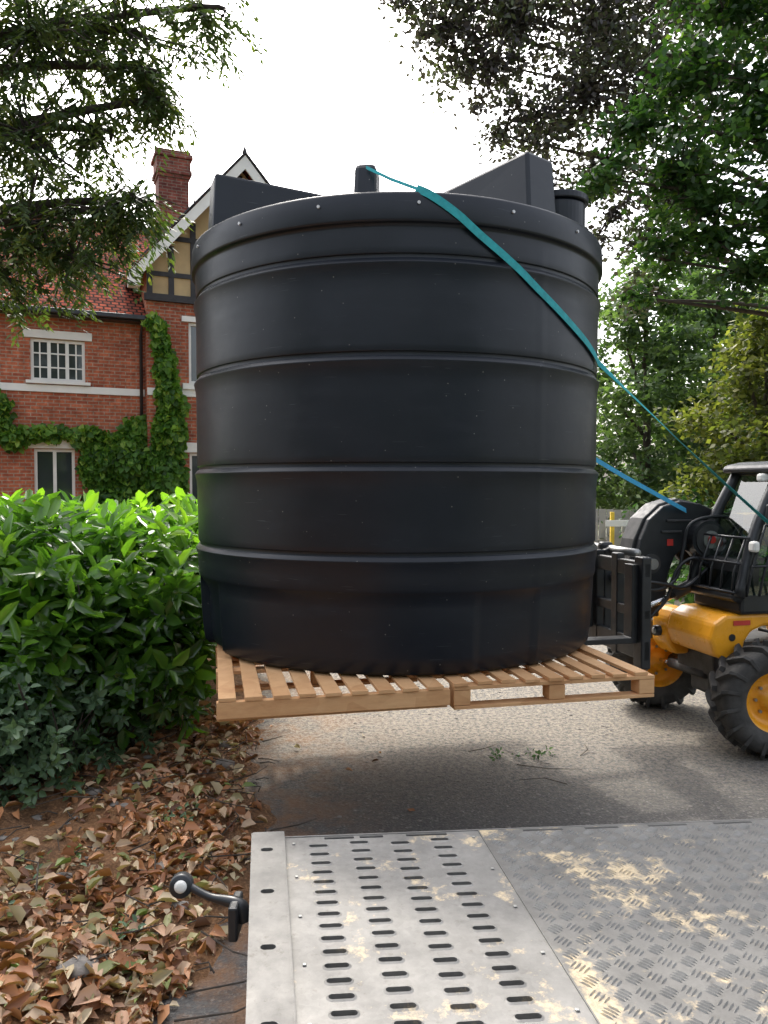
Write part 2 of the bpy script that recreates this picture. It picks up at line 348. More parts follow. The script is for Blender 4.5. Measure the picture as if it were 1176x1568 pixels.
def rib(name,phi,r0,r1,w,z0,z1,z1in,parent,bev=.02):
    a=R(phi-90); M=Matrix.Rotation(a,4,'Z'); h=w/2
    v=[(r0,-h,z0),(r1,-h*1.1,z0),(r1,h*1.1,z0),(r0,h,z0),(r0,-h,z1in),(r1-.03,-h,z1),(r1-.03,h,z1),(r0,h,z1in)]
    return mk(name,[M@Vector(p) for p in v],BF,M_tank,parent,bevel=bev)
rib('roof_rib_1',-69,.15,1.37,.22,3.8,4.29,4.22,tank)
rib('roof_rib_2',40,.15,1.37,.25,3.8,4.21,4.15,tank)
rib('roof_rib_3',160,.15,1.36,.22,3.8,4.16,4.10,tank)
rib('strap_lug',-8.5,1.16,1.38,.125,3.8,4.04,4.04,tank,.03)
rib('strap_lug_rear',110,1.16,1.37,.13,3.8,4.05,4.05,tank,.03)
def cyl(name,cx,cy,z0,z1,r,mat,parent,seg=40,bev=.01):
    V=[(cx+r*math.cos(2*math.pi*k/seg),cy+r*math.sin(2*math.pi*k/seg),z) for z in (z0,z1) for k in range(seg)]
    F=[tuple(range(seg))[::-1],tuple(range(seg,2*seg))]+[(k,(k+1)%seg,seg+(k+1)%seg,seg+k) for k in range(seg)]
    return mk(name,V,F,mat,parent,bevel=bev)
cyl('filler_neck',1.06,-.60,3.8,4.05,.18,M_tank,tank); cyl('filler_cap',1.06,-.60,4.05,4.10,.20,M_tank,tank)
cyl('manhole_lid',0,.1,3.9,4.08,.3,M_tank,tank)
M_wash=simple('rim_washers',(.6,.6,.6),.4,.3)
for k,ph in enumerate(range(-150,180,22)):
    a=R(ph-90); M=Matrix.Rotation(a,4,'Z')@Matrix.Translation((1.473,0,3.765))@Matrix.Rotation(R(90),4,'Y')
    o=cyl('rim_bolt_%d'%k,0,0,-.01,.012,.009,M_wash,tank,12,0); o.matrix_local=M
def ribbon(name,pts,width,side,mat,parent):
    V=[];F=[]
    for p,s in zip(pts,side):
        p=Vector(p); s=Vector(s).normalized()*width/2; V+=[tuple(p-s),tuple(p+s)]
    for i in range(len(pts)-1): F.append((2*i,2*i+1,2*i+3,2*i+2))
    o=mk(name,V,F,mat,parent); m=o.modifiers.new('s','SOLIDIFY'); m.thickness=.003; m.offset=0; return o
strap=empty('ratchet_strap')
ctl=[(3.5,3.848,1.458),(6,3.815,1.478),(9.5,3.76,1.483),(13,3.70,1.483),(16,3.645,1.475),(19.5,3.585,1.470),(28,3.445,1.472),(35.5,3.33,1.466),(47,3.19,1.464),(58,3.095,1.464),(67,3.03,1.466)]
pts=[];sd_=[]
cp=smoothpath([(a/10,z,r) for a,z,r in ctl],5)
for q in cp:
    ph=R(q[0]*10-90); pts.append((TC[0]+q[2]*math.cos(ph),TC[1]+q[2]*math.sin(ph),q[1]))
end=Vector((3.62,6.30,1.50))
for i,p in enumerate(pts):
    tg=Vector(pts[min(i+1,len(pts)-1)])-Vector(pts[max(i-1,0)]); nr=Vector((p[0]-TC[0],p[1]-TC[1],0)); sd_.append(tg.cross(nr))
last=Vector(pts[-1])
for q in (.1,.3,.5,.75,1): pts.append(tuple(last.lerp(end,q)-Vector((0,0,.03*math.sin(math.pi*q))))); sd_.append(sd_[-1].normalized().lerp(Vector((.3,-.9,.5)).normalized(),.35))
ribbon('strap_webbing',pts,.046,sd_,M_strap,strap)
lugp=Vector((TC[0]+1.38*math.cos(R(-98)),TC[1]+1.38*math.sin(R(-98)),4.0))
ribbon('strap_over_rim',[tuple(lugp),tuple(lugp.lerp(Vector(pts[0]),.5)+Vector((0,0,-.008))),pts[0],pts[1]],.022,[(0,.3,1)]*4,M_strap,strap)
strap2=empty('ratchet_strap')
ribbon('strap_webbing',[(1.50,5.5,2.6),(1.53,6.0,2.48),(2.0,6.4,2.28),(2.75,7.0,1.98)],.045,[(0,.3,1)]*4,M_strapb,strap2)

# ================================================================= PALLETS
PA=R(12.5)
def pallet(u0,v0,w,dp,front_board,dz=0):
    e=empty('wooden_pallet',(-.87,3.96,dz),PA)
    L=[]; n=9; sw=w/n
    for k in range(n):
        j=rng.normal()*.008; s=rng.normal()*.004
        L.append((u0+k*sw+.008+s,u0+k*sw+sw*.70+s,v0+j,v0+dp+rng.normal()*.006,1.076+rng.normal()*.0008,1.097+rng.normal()*.0015))
    boxes('deck_boards',L,M_wood,e,.002)
    L=[]
    for v in (v0+.004,v0+dp/2-.05,v0+dp-.11):
        if front_board and v<v0+.1: L.append((u0,u0+w,v,v+.045,.985,1.074))
        else:
            L.append((u0,u0+w,v,v+.09,1.052,1.074))
            for uu in (u0,u0+w/2-.05,u0+w-.1): L.append((uu+.001,uu+.1,v+.003,v+.10,.965,1.050))
    boxes('bearers_and_blocks',L,M_wood,e,.003)
    L=[]
    for v in (v0+.004,v0+dp/2-.05,v0+dp-.11):
        if not(front_board and v<v0+.1): L.append((u0+.002,u0+w-.002,v,v+.09,.943,.962))
        else: L.append((u0+.002,u0+w-.002,v+.05,v+.14,.960,.983))
    boxes('bottom_boards',L,M_wood,e,.002)
pallet(0,0,1.27,1.5,True,.0); pallet(1.30,.03,1.25,1.5,False,.004)
pallet(.02,1.53,1.25,1.4,False,-.001); pallet(1.31,1.56,1.24,1.4,False,.0)

# ================================================================= TELEHANDLER
th=empty('telehandler',(3.03,6.98,0),R(192))
def wheel(name,x,y,side,steer):
    e=bpy.data.objects.new(name,None); e.location=(x,y,.47); e.rotation_euler=(0,0,steer); link(e,th)
    pr=[(.25,-.13),(.27,-.155),(.33,-.175),(.39,-.17),(.425,-.14),(.437,-.09),(.44,0),(.437,.09),(.425,.14),(.39,.17),(.33,.175),(.27,.155),(.25,.13)]
    sg=56;V=[];F=[]
    for r,yy in pr:
        for k in range(sg):
            a=2*math.pi*k/sg; V.append((r*math.cos(a),yy,r*math.sin(a)))
    m=len(pr)
    for i in range(m-1):
        for k in range(sg): F.append((i*sg+k,i*sg+(k+1)%sg,(i+1)*sg+(k+1)%sg,(i+1)*sg+k))
    mk('tyre',V,F,M_rubber,e,smooth=True)
    V=[];F=[]
    nl=17
    for k in range(nl):
        for s in (-1,1):
            a0=2*math.pi*(k+(0 if s>0 else .5))/nl; n=len(V)
            st=[(.0,.0,.436,.480),(.08,.10,.434,.480),(.14,.19,.42,.470),(.178,.235,.36,.430),(.184,.25,.32,.36)]
            for (yy,da,ri,ro) in st:
                for (dr,dw) in ((ri,-.050),(ro,-.034),(ro,.034),(ri,.050)):
                    a=a0+da+dw*.95; V.append((dr*math.cos(a),s*yy,dr*math.sin(a)))
            for q in range(len(st)-1):
                for c in range(4):
                    F.append((n+q*4+c,n+q*4+(c+1)%4,n+q*4+4+(c+1)%4,n+q*4+4+c))
            F.append((n,n+1,n+2,n+3)); F.append((n+16,n+17,n+18,n+19))
    mk('tyre_lugs',V,F,M_rubber,e,bevel=.004)
    pr=[(.252,-.125),(.262,-.13),(.262,.13),(.252,.125),(.235,.12),(.225,.04),(.17,.02),(.10,.03),(.09,.075),(.0,.08)]
    V=[];F=[];sg=40
    for r,yy in pr:
        for k in range(sg):
            a=2*math.pi*k/sg; V.append((r*math.cos(a),yy,r*math.sin(a)))
    for i in range(len(pr)-1):
        for k in range(sg): F.append((i*sg+k,i*sg+(k+1)%sg,(i+1)*sg+(k+1)%sg,(i+1)*sg+k))
    mk('rim',V,F,M_yel,e,smooth=True)
    for k in range(8):
        a=2*math.pi*k/8; tube('wheel_nut',[(.135*math.cos(a),.02,.135*math.sin(a)),(.135*math.cos(a),.05,.135*math.sin(a))],.013,M_steel,e,6,False)
wheel('front_wheel_near',.04,.76,1,R(-12)); wheel('front_wheel_far',.16,-.74,-1,R(-12))
wheel('rear_wheel_near',-2.35,.74,1,R(4)); wheel('rear_wheel_far',-2.35,-.74,-1,R(4))
tube('front_axle',[(0,-.66,.47),(0,.66,.47)],[.075,.075],M_dirtyblack,th,12)
box('differential',-.16,.16,-.16,.16,.33,.62,M_dirtyblack,th,.04)
tube('steer_cylinder',[(.17,-.45,.5),(.17,.1,.52)],.045,M_dirtyblack,th,12); tube('steer_rod',[(.17,-.62,.49),(.17,-.45,.5)],.02,M_chrome,th,8)
tube('rear_axle',[(-2.35,-.66,.47),(-2.35,.66,.47)],.08,M_dirtyblack,th,12)
box('chassis',-2.9,.2,-.30,.25,.52,.82,M_dirtyblack,th,.02)
extrude('yellow_body',[(.28,.74),(.40,.78),(.45,.92),(.41,1.06),(.30,1.13),(-2.9,1.15),(-2.9,.80),(-.62,.80),(-.55,.95),(-.35,1.02),(-.05,1.02),(.06,.98),(.12,.90),(.16,.74)],-.10,.56,M_yel,th,.03)
extrude('front_tow_plate',[(.20,.66),(.34,.66),(.42,.76),(.42,.98),(.36,1.08),(.20,1.08)],-.38,-.10,M_yel,th,.03)
tube('tow_boss',[(.38,-.25,.86),(.47,-.25,.86)],.05,M_black,th,16); tube('tow_boss_cap',[(.465,-.25,.86),(.48,-.25,.86)],.03,M_steel,th,16)
box('body_decal',.08,.24,.562,.566,1.04,1.08,M_red,th)
tube('body_hole_dark_disc',[(.25,.54,.94),(.25,.567,.94)],.03,M_black,th,14,False)  # solid black disc in place of the shade inside a hole
tube('body_step',[(-.0,.56,1.0),(-.05,.62,.99),(-.3,.62,.99),(-.35,.56,1.0)],.012,M_black,th,6)
CX=-.16
box('cab_floor_skirt',-1.55,.36+CX,-.06,.60,1.13,1.32,M_black,th,.03)
cabpts={'bf_n':(.38+CX,.60,1.28),'bf_f':(.38+CX,-.08,1.28),'tf_n':(-.06+CX,.52,2.34),'tf_f':(-.06+CX,-.02,2.34),'br_n':(-1.5,.60,1.26),'br_f':(-1.5,-.08,1.26),'tr_n':(-1.25,.52,2.38),'tr_f':(-1.25,-.02,2.38)}
for a,b in (('bf_n','tf_n'),('bf_f','tf_f'),('br_n','tr_n'),('br_f','tr_f'),('tf_n','tr_n'),('tf_f','tr_f'),('tf_n','tf_f'),('bf_n','bf_f'),('tr_n','tr_f')):
    P=smoothpath([cabpts[a],tuple((Vector(cabpts[a])+Vector(cabpts[b]))/2+(Vector((.05,0,0)) if a[:2]=='bf' and b[:2]=='tf' else Vector((0,0,0)))),cabpts[b]],5)
    tube('cab_post_'+a,P,.048,M_black,th,10)
tube('door_pillar',smoothpath([(-.55,.61,1.24),(-.5,.60,1.8),(-.5,.53,2.36)],5),.03,M_black,th,8)
def panel(name,ks,mat,off=0): mk(name,[cabpts[k] for k in ks],[(0,1,2,3)],mat,th)
panel('windscreen',('bf_n','bf_f','tf_f','tf_n'),M_cabglass); panel('side_glass_near',('bf_n','tf_n','tr_n','br_n'),M_cabglass); panel('side_glass_far',('bf_f','tf_f','tr_f','br_f'),M_cabglass)
panel('cab_rear_panel',('br_n','br_f','tr_f','tr_n'),M_black)
extrude('cab_roof',[(.08+CX,2.32),(.06+CX,2.39),(-.1+CX,2.42),(-1.2,2.44),(-1.34,2.38),(-1.34,2.32)],-.08,.58,M_black,th,.03)
for k in range(5):
    y=-.04+k*.15; tube('guard_bar_%d'%k,[(.42+CX,y,1.30),(.40+CX,y,1.5),(.29+CX,y,1.78)],.009,M_black,th,6)
for z,x in ((1.32,.43),(1.56,.385),(1.77,.30)): tube('guard_rail',[(x+CX,-.06,z),(x+CX,.61,z)],.011,M_black,th,6)
for k in range(6): tube('side_guard_bar_%d'%k,smoothpath([(.17-k*.12,.63,1.29),(.15-k*.12,.665,1.5),(.02-k*.12,.65,1.88)],4),.011,M_black,th,6)
tube('side_guard_rail',smoothpath([(.02,.65,1.88),(-.3,.65,1.90),(-.75,.65,1.90)],3),.012,M_black,th,6)
tube('side_guard_rail_mid',smoothpath([(.15,.665,1.54),(-.3,.665,1.55),(-.75,.665,1.56)],3),.012,M_black,th,6)
box('dash',-.05,.14,.0,.52,1.28,1.58,M_black,th,.04)
box('seat_base',-1.1,-.6,.08,.48,1.2,1.5,M_dirtyblack,th,.05); box('seat_back',-1.2,-1.05,.08,.48,1.5,2.05,M_dirtyblack,th,.05)
tube('steering_column',[(0,.28,1.24),(-.15,.28,1.68)],.04,M_black,th,8)
V=[(-.17+.07*math.cos(a),.28+.17*math.sin(a),1.70+.14*math.cos(a)) for a in np.linspace(0,2*math.pi,20)]; tube('steering_wheel',V,.014,M_black,th,6)
tube('mirror_arm',smoothpath([(-.15,.55,2.1),(-.05,.66,2.12),(-.02,.70,2.05)],4),.012,M_black,th,6); box('mirror',-.05,.0,.62,.76,1.86,2.06,M_black,th,.02)
box('work_lamp',-.14,-.06,.42,.50,2.24,2.31,M_white,th,.02)
box('headlamp',.10,.16,.62,.70,1.66,1.75,M_white,th,.02)
box('engine_cover',-2.7,-1.6,-.1,.56,1.12,1.5,M_yel,th,.05)
extrude('boom',[(-2.6,1.72),(-2.6,2.0),(-.05,1.93),(-.05,1.62)],-.42,-.16,M_yel,th,.01)
HX=-.10
hp=[(-.25,1.56),(-.25,1.94),(.02,1.97),(.20,2.04),(.40,2.07),(.58,2.02),(.72,1.90),(.80,1.72),(.86,1.45),(.90,1.15),(.86,1.00),(.76,.96),(.62,1.04),(.54,1.22),(.52,1.40),(.46,1.56),(.38,1.62),(.30,1.60),(.22,1.50),(.12,1.44),(.0,1.44)]
hp=[(a+HX,b) for a,b in hp]
extrude('boom_head_far',hp,-.46,-.40,M_black,th,.012)
extrude('boom_head_near',hp,-.18,-.11,M_black,th,.012)
cv=[(.02,1.97),(.20,2.05),(.40,2.09),(.59,2.04),(.74,1.91),(.83,1.72),(.88,1.50),(.80,1.48),(.74,1.70),(.67,1.83),(.55,1.94),(.40,1.99),(.2,1.95)]
extrude('boom_nose_cover',[(a+HX,b) for a,b in cv],-.40,-.18,M_dirtyblack,th,.01)
extrude('boom_head_web',[(a+HX,b) for a,b in [(.56,1.0),(.88,1.0),(.84,1.5),(.56,1.5)]],-.39,-.19,M_black,th,.01)
def disc(name,x,z,y0,y1,r,mat): tube(name,[(x,y0,z),(x,y1,z)],r,mat,th,24,False)
disc('pivot_boss',.08,1.72,-.11,.0,.17,M_black); disc('pivot_ring',.08,1.72,.0,.012,.14,M_dirtyblack); disc('pivot_cap',.08,1.72,.012,.03,.08,M_steel); disc('pivot_pin',.08,1.72,.03,.045,.035,M_red)
disc('lower_pin',.70,1.12,-.50,-.06,.06,M_steel); disc('mid_pin',.60,1.50,-.5,-.06,.05,M_steel); disc('mid_pin_ring',.60,1.50,-.11,-.09,.09,M_dirtyblack)
box('safety_label',.38,.44,-.108,-.104,1.66,1.72,M_red,th)
boxes('boom_ribs',[(.40+HX,.60+HX,-.108,-.09,1.78,1.80),(.30+HX,.55+HX,-.108,-.09,1.88,1.90)],M_dirtyblack,th,.004)
tube('tilt_cylinder',[(.0,-.05,1.42),(.40,-.05,1.22)],.055,M_dirtyblack,th,12); tube('tilt_rod',[(.40,-.05,1.22),(.72,-.05,1.10)],.028,M_chrome,th,10)
for k,pp in enumerate([[(-.25,-.06,1.90),(.05,.02,1.93),(.30,.03,1.86),(.36,.02,1.62),(.44,.02,1.36),(.70,.02,1.28),(1.18,0,1.46)],
    [(-.25,-.04,1.84),(.0,.05,1.58),(.16,.05,1.44),(.36,.05,1.30),(.60,.04,1.34),(1.15,0,1.40)],
    [(-.2,-.04,1.6),(.1,.06,1.50),(.28,.05,1.56),(.42,.02,1.45),(.50,.0,1.2),(.66,-.02,1.02)]]):
    tube('hydraulic_hose_%d'%k,smoothpath(pp,6),.016,M_black,th,7)
tube('lower_link',[(.70,-.29,1.10),(1.2,-.2,1.02)],.06,M_black,th,10)
KX=.20
boxes('carriage_frame',[(1.00+KX,1.08+KX,-.34,-.20,.80,1.66),(1.00+KX,1.07+KX,.06,.16,.84,1.66),(1.00+KX,1.07+KX,.40,.50,.84,1.66),(1.00+KX,1.08+KX,.78,.90,.80,1.66),(1.005+KX,1.065+KX,-.20,.90,.86,1.02),(1.005+KX,1.065+KX,-.20,.90,1.50,1.62),(1.005+KX,1.065+KX,-.20,.90,1.18,1.26)],M_black,th,.01)
boxes('carriage_hooks',[(.88+KX,1.0+KX,-.34,-.26,.9,1.72),(.88+KX,1.0+KX,.02,.10,.9,1.72)],M_black,th,.025)
extrude('carriage_side_plate',[(.62,.98),(.80,.90),(1.2,.84),(1.2,1.70),(1.08,1.74),(.98,1.60),(.92,1.30),(.70,1.12)],-.42,-.36,M_black,th,.012)
extrude('carriage_side_plate_near',[(.86,.98),(1.0,.90),(1.2,.84),(1.2,1.66),(1.10,1.70),(1.02,1.55),(1.0,1.30),(.9,1.12)],.10,.16,M_black,th,.012)
tube('carriage_ram',[(1.12,-.2,1.66),(1.12,.55,1.66)],.035,M_steel,th,10); tube('carriage_ram_rod',[(1.10,-.1,1.42),(1.12,.7,1.42)],.022,M_chrome,th,10)
disc('carriage_pin',1.10,1.42,.16,.24,.05,M_steel)
for k,y in enumerate((.0,.72)):
    extrude('fork_%d'%k,[(1.08+KX,1.6),(1.13+KX,1.6),(1.13+KX,1.035),(3.3,1.02),(3.3,1.005),(1.09+KX,.99),(1.08+KX,1.0)],y,y+.12,M_black,th,.004)

# ================================================================= TRAILER (platform in foreground)
tr_=empty('flatbed_trailer'); P0=Vector((-.4446,2.58,0)); U=Vector((.9965,.083,0)); Vv=Vector((-.156,.988,0))
def T(u,v,z): return tuple(P0+U*u+Vv*v+Vector((0,0,z)))
DZ=1.0
def holeplate(name,cells,z,mat,depth=.03,lip=0):
    V=[];F=[]
    for (u0,u1,v0,v1,h) in cells:
        n=len(V)
        if h is None:
            V+=[T(u0,v0,z),T(u1,v0,z),T(u1,v1,z),T(u0,v1,z)]; F.append((n,n+1,n+2,n+3)); continue
        cu,cv,hl,hw=h; m=20; inn=[];out=[];mid=[]
        g=.006
        for k in range(m):
            a=2*math.pi*(k+.5)/m; ca,sa=math.cos(a),math.sin(a); sg=(1 if ca>0 else -1)
            inn.append((cu+(hl-hw)*sg+hw*ca,cv+hw*sa)); mid.append((cu+(hl-hw)*sg+(hw+g)*ca,cv+(hw+g)*sa))
            ex=(u1-cu) if ca>0 else (cu-u0); ey=(v1-cv) if sa>0 else (cv-v0)
            s=min(1/max(abs(ca),1e-6),1/max(abs(sa),1e-6)); out.append((cu+ca*s*ex,cv+sa*s*ey))
        V+=[T(a,b,z) for a,b in out]; V+=[T(a,b,z) for a,b in mid]; V+=[T(a,b,z+lip) for a,b in inn]; V+=[T(a,b,z-depth) for a,b in inn]
        for k in range(m):
            k2=(k+1)%m
            for j in range(3): F.append((n+j*m+k,n+j*m+k2,n+(j+1)*m+k2,n+(j+1)*m+k))
        for (cx,cy),q in (((u1,v1),0),((u0,v1),1),((u0,v0),2),((u1,v0),3)):
            ka=int(m*(q*.25+.125)-.5); kb=ka+1
            V.append(T(cx,cy,z)); F.append((n+ka%m,len(V)-1,n+kb%m))
    return mk(name,V,F,mat,tr_)
cells=[]
cols=[.215,.352,.489,.626]; uL=[.105,.283,.42,.557,.775]
pitch=.059
cells.append((.105,.775,-.036,0,None))
for r_ in range(47):
    va=-.036-r_*pitch; vb=va-pitch
    for c_ in range(4):
        cells.append((uL[c_],uL[c_+1],vb,va,(cols[c_],(va+vb)/2+(.008 if c_%2 else -.006),.031,.0095)))
holeplate('perforated_plate',cells,DZ,M_perf,.03,.003)
rc=[]; edges=[0]
for h in [-.125,-.385,-.66,-.95,-1.25,-1.6,-2.0]:
    rc.append((.0,.10,h+.04,edges[-1],None)); rc.append((.0,.10,h-.04,h+.04,(.045,h,.020,.012))); edges.append(h-.04)
rc.append((0,.10,-2.85,edges[-1],None))
holeplate('side_rail_top',rc,DZ+.022,M_galv,.05,0)
boxes('side_rail_sides',[(-.006,0,-2.85,0,DZ-.14,DZ+.0215),(.0995,.1045,-2.85,0,DZ-.03,DZ+.0235),(0,.10,0,.006,DZ-.14,DZ+.0215)],M_galv,tr_,0,T)
mk('under_deck_dark_sheet',[T(0,-2.85,DZ-.06),T(2.6,-2.85,DZ-.06),T(2.6,0,DZ-.06),T(0,0,DZ-.06)],[(0,1,2,3)],M_dirtyblack,tr_)  # dark sheet added below the plate so its holes read as shaded
boxes('deck_edge_flange',[(.10,2.6,.0,.008,DZ-.14,DZ+.003),(2.6,2.66,-2.85,.008,DZ-.14,DZ+.02)],M_galv,tr_,.001,T)
mk('chequer_sheet',[T(.777,-2.85,DZ+.002),T(2.6,-2.85,DZ+.002),T(2.6,-.001,DZ+.002),T(.777,-.001,DZ+.002)],[(0,1,2,3)],M_cheq,tr_)
boxes('plate_joint',[(.7735,.7775,-2.85,-.002,DZ-.01,DZ+.0035)],M_galv,tr_,0,T)
slots=[(.24,.34),(.36,.44),(.52,.66),(.93,1.07),(1.15,1.27),(1.38,1.52),(1.62,1.76),(1.9,2.05)]
boxes('edge_slot_shade_strips',[(a,b,-.020,-.010,DZ-.002,DZ+.0032) for a,b in slots],M_dirtyblack,tr_,0,T)  # solid dark strips stand in for the shade inside open slots
boxes('rivets',[(a-.005,a+.005,b-.005,b+.005,DZ,DZ+.005) for a in (.135,.745) for b in np.arange(-.05,-2.5,-.22)],M_steel,tr_,.002,T)
V=[];F=[]
sp=.056
nu=int((2.58-.80)/sp); nv=int(2.0/sp)
for iu in range(nu):
    for iv in range(nv):
        cu=.815+iu*sp; cv=-.050-iv*sp; o=R(40) if (iu+iv)%2 else R(-50)
        ax=(math.cos(o),math.sin(o)); ay=(-ax[1],ax[0])
        for q in (-1.5,-.5,.5,1.5):
            L=.021-.0025*abs(q); w_=.0026; ou=cu+ay[0]*q*.0118; ov=cv+ay[1]*q*.0118; n=len(V)
            for (s,tt,z) in ((-L,0,0),(-L*.5,-w_,0),(L*.5,-w_,0),(L,0,0),(L*.5,w_,0),(-L*.5,w_,0),(-L*.5,0,.0045),(L*.5,0,.0045)):
                V.append(T(ou+ax[0]*s+ay[0]*tt,ov+ax[1]*s+ay[1]*tt,DZ+.0021+z))
            F+=[(n,n+1,n+6),(n+1,n+2,n+7,n+6),(n+2,n+3,n+7),(n+3,n+4,n+7),(n+4,n+5,n+6,n+7),(n+5,n,n+6)]
M_bars=deckmat('chequer_bar_worn_tops',.56,.30,4.6)
mk('chequer_bars',V,F,M_bars,tr_)
boxes('chassis_beams',[(.12,.22,-2.85,-.02,DZ-.28,DZ-.15),(2.35,2.45,-2.85,-.02,DZ-.28,DZ-.15)],M_galv,tr_,.004,T)
for k,u in enumerate((.35,2.2)):
    c0=Vector(T(u,-1.9,.36))
    tube('trailer_tyre_%d'%k,[tuple(c0-U*.11),tuple(c0-U*.09),tuple(c0+U*.09),tuple(c0+U*.11)],[.30,.36,.36,.30],M_rubber,tr_,32)
    boxes('axle_hanger_%d'%k,[(u-.05,u+.05,-1.95,-1.85,.36,.72)],M_galv,tr_,.004,T)
boxes('trailer_legs',[(.14,.20,-.3,-.24,.0,.72),(2.37,2.43,-.3,-.24,.0,.72)],M_galv,tr_,.004,T)
base=Vector((-.425,2.20,.985)); lp=Vector((-.60,2.24,1.02))
tube('lamp_stalk',smoothpath([base+Vector((.02,0,-.045)),base,base.lerp(lp,.5)+Vector((0,0,-.006)),lp+Vector((.02,0,0))],5),[.022]*5+[.02,.018,.016,.014,.012]+[.0115]*6,M_black,tr_,12)
box('lamp_bracket',-.445,-.418,2.15,2.25,.90,1.0,M_black,tr_,.006)
dl=Vector((.12,-1,.25)).normalized()
tube('lamp_body',[lp-dl*.03,lp-dl*.022,lp+dl*.012,lp+dl*.018],[.022,.034,.034,.029],M_black,tr_,24)
tube('lamp_lens',[lp+dl*.017,lp+dl*.022,lp+dl*.026],[.019,.017,.008],M_white,tr_,20)

# ================================================================= HOUSE
hs_=empty('brick_house',(-5.18,17.27,0),math.atan2(.411,.911))
def wall(name,x0,x1,z0,z1,y,holes,mat,depth=.12):
    X_=sorted({x0,x1,*[h[0] for h in holes],*[h[1] for h in holes]}); Z_=sorted({z0,z1,*[h[2] for h in holes],*[h[3] for h in holes]})
    V=[];F=[]
    for a,b in zip(X_[:-1],X_[1:]):
        for c,d in zip(Z_[:-1],Z_[1:]):
            if any(h[0]<=a and b<=h[1] and h[2]<=c and d<=h[3] for h in holes): continue
            n=len(V); V+=[(a,y,c),(b,y,c),(b,y,d),(a,y,d)]; F.append((n,n+1,n+2,n+3))
    for h in holes:
        a,b,c,d=h[:4]
        for p,q in (((a,c),(a,d)),((a,d),(b,d)),((b,d),(b,c)),((b,c),(a,c))):
            n=len(V); V+=[(p[0],y,p[1]),(q[0],y,q[1]),(q[0],y+depth,q[1]),(p[0],y+depth,p[1])]; F.append((n,n+1,n+2,n+3))
    mk(name,V,F,mat,hs_)
def window(name,a,b,c,d,y,nx=3,nz=2,bars=True):
    L=[];t=.06; y0=y+.05;y1=y+.11
    L+=[(a,a+t,y0,y1,c,d),(b-t,b,y0,y1,c,d),(a+t,b-t,y0,y1,c,c+t),(a+t,b-t,y0,y1,d-t,d)]
    for k in range(1,nx):
        x=a+(b-a)*k/nx; L.append((x-.035,x+.035,y0-.002,y1,c+t,d-t))
    if bars:
        for k in range(nx):
            x=a+(b-a)*(k+.5)/nx; L.append((x-.014,x+.014,y0+.02,y1,c+t,d-t))
        for k in range(1,nz+1):
            z=c+(d-c)*k/(nz+1); L.append((a+t,b-t,y0+.022,y1-.002,z-.014,z+.014))
    boxes(name+'_frame',L,M_white,hs_)
    mk(name+'_glass',[(a,y+.1,c),(b,y+.1,c),(b,y+.1,d),(a,y+.1,d)],[(0,1,2,3)],M_glass,hs_)
W1=(-2.46,-1.39,4.44,5.32); W2=(-2.42,-1.62,1.4,3.0); W0=(-5.6,-4.5,4.44,5.32); W3=(-5.6,-4.5,1.4,3.0)
wall('main_wall',-9,-.15,0,5.9,0,[W1,W2,W0,W3],M_brick)
for k,wv_ in enumerate((W1,W2,W0,W3)): window('window_%d'%k,*wv_,0,nx=3 if k!=1 else 2,nz=2,bars=(k!=1))
L=[]
for h in (W1,W0): L+=[(h[0]-.14,h[1]+.14,-.035,.0,5.33,5.50),(h[0]-.10,h[1]+.10,-.09,.0,4.37,4.435)]
for h in (W2,W3): L+=[(h[0]-.14,h[1]+.14,-.035,0,3.01,3.19)]
L+=[(-9,-.16,-.03,0,4.20,4.352)]
boxes('stone_dressings',L,M_white,hs_,.004)
boxes('cream_band',[(-9,-2.6,-.028,0,3.20,3.38)],M_cream,hs_,.004)
G1=(.75,3.1,4.5,5.85); G2=(.75,3.1,1.2,2.95); GY=-.35
wall('gable_wall',-.15,4.03,0,6.25,GY,[G1,G2],M_brick)
window('gable_window_1',*G1,GY,4,1,False); window('gable_window_2',*G2,GY,4,1,False)
boxes('gable_dressings',[(-.15,4.03,GY-.03,GY,4.20,4.36),(.6,3.25,GY-.032,GY,2.96,3.18),(.6,3.25,GY-.08,GY,4.36,4.49),(.6,3.25,GY-.032,GY,5.86,5.98)],M_white,hs_,.004)
mk('gable_side_walls',[(-.15,GY,0),(-.15,8,0),(-.15,8,6.9),(-.15,GY,6.9),(4.03,GY,0),(4.03,8,0),(4.03,8,6.9),(4.03,GY,6.9)],[(0,3,2,1),(4,5,6,7)],M_brick,hs_)
mk('rear_and_end_walls',[(-9,0,0),(-9,8,0),(-9,8,5.9),(-9,0,5.9),(4.03,8,0),(4.03,8,5.9),(-9,4,9.0)],[(0,1,2,3),(1,4,5,2),(3,2,6)],M_brick,hs_)
gx=1.94; gz=9.60; hw_=2.42; sl=1.15; pk=gz-.2
fz=gz-sl*hw_
mk('gable_render',[(-.15,GY,6.38),(4.03,GY,6.38),(4.03,GY,pk-sl*2.09),(gx,GY,pk),(-.15,GY,pk-sl*2.09)],[(0,1,2,3,4)],M_tan,hs_)
L=[(-.2,4.08,GY-.10,GY,6.25,6.40),(-.15,4.03,GY-.035,GY-.001,6.80,6.90),(.35,3.5,GY-.035,GY-.001,7.60,7.70)]
for x in (-.14,.32,.80,1.28,1.86,2.4,2.9,3.4,3.92):
    top=pk-sl*abs(x+.05-gx)-.12
    L+=[(x,x+.12,GY-.03,GY-.0015,6.401,min(6.799,top))]
    if top>6.95: L+=[(x,x+.12,GY-.03,GY-.0015,6.901,min(7.599,top))]
    if top>7.75: L+=[(x,x+.12,GY-.03,GY-.0015,7.701,top)]
boxes('gable_timbers',L,M_timber,hs_)
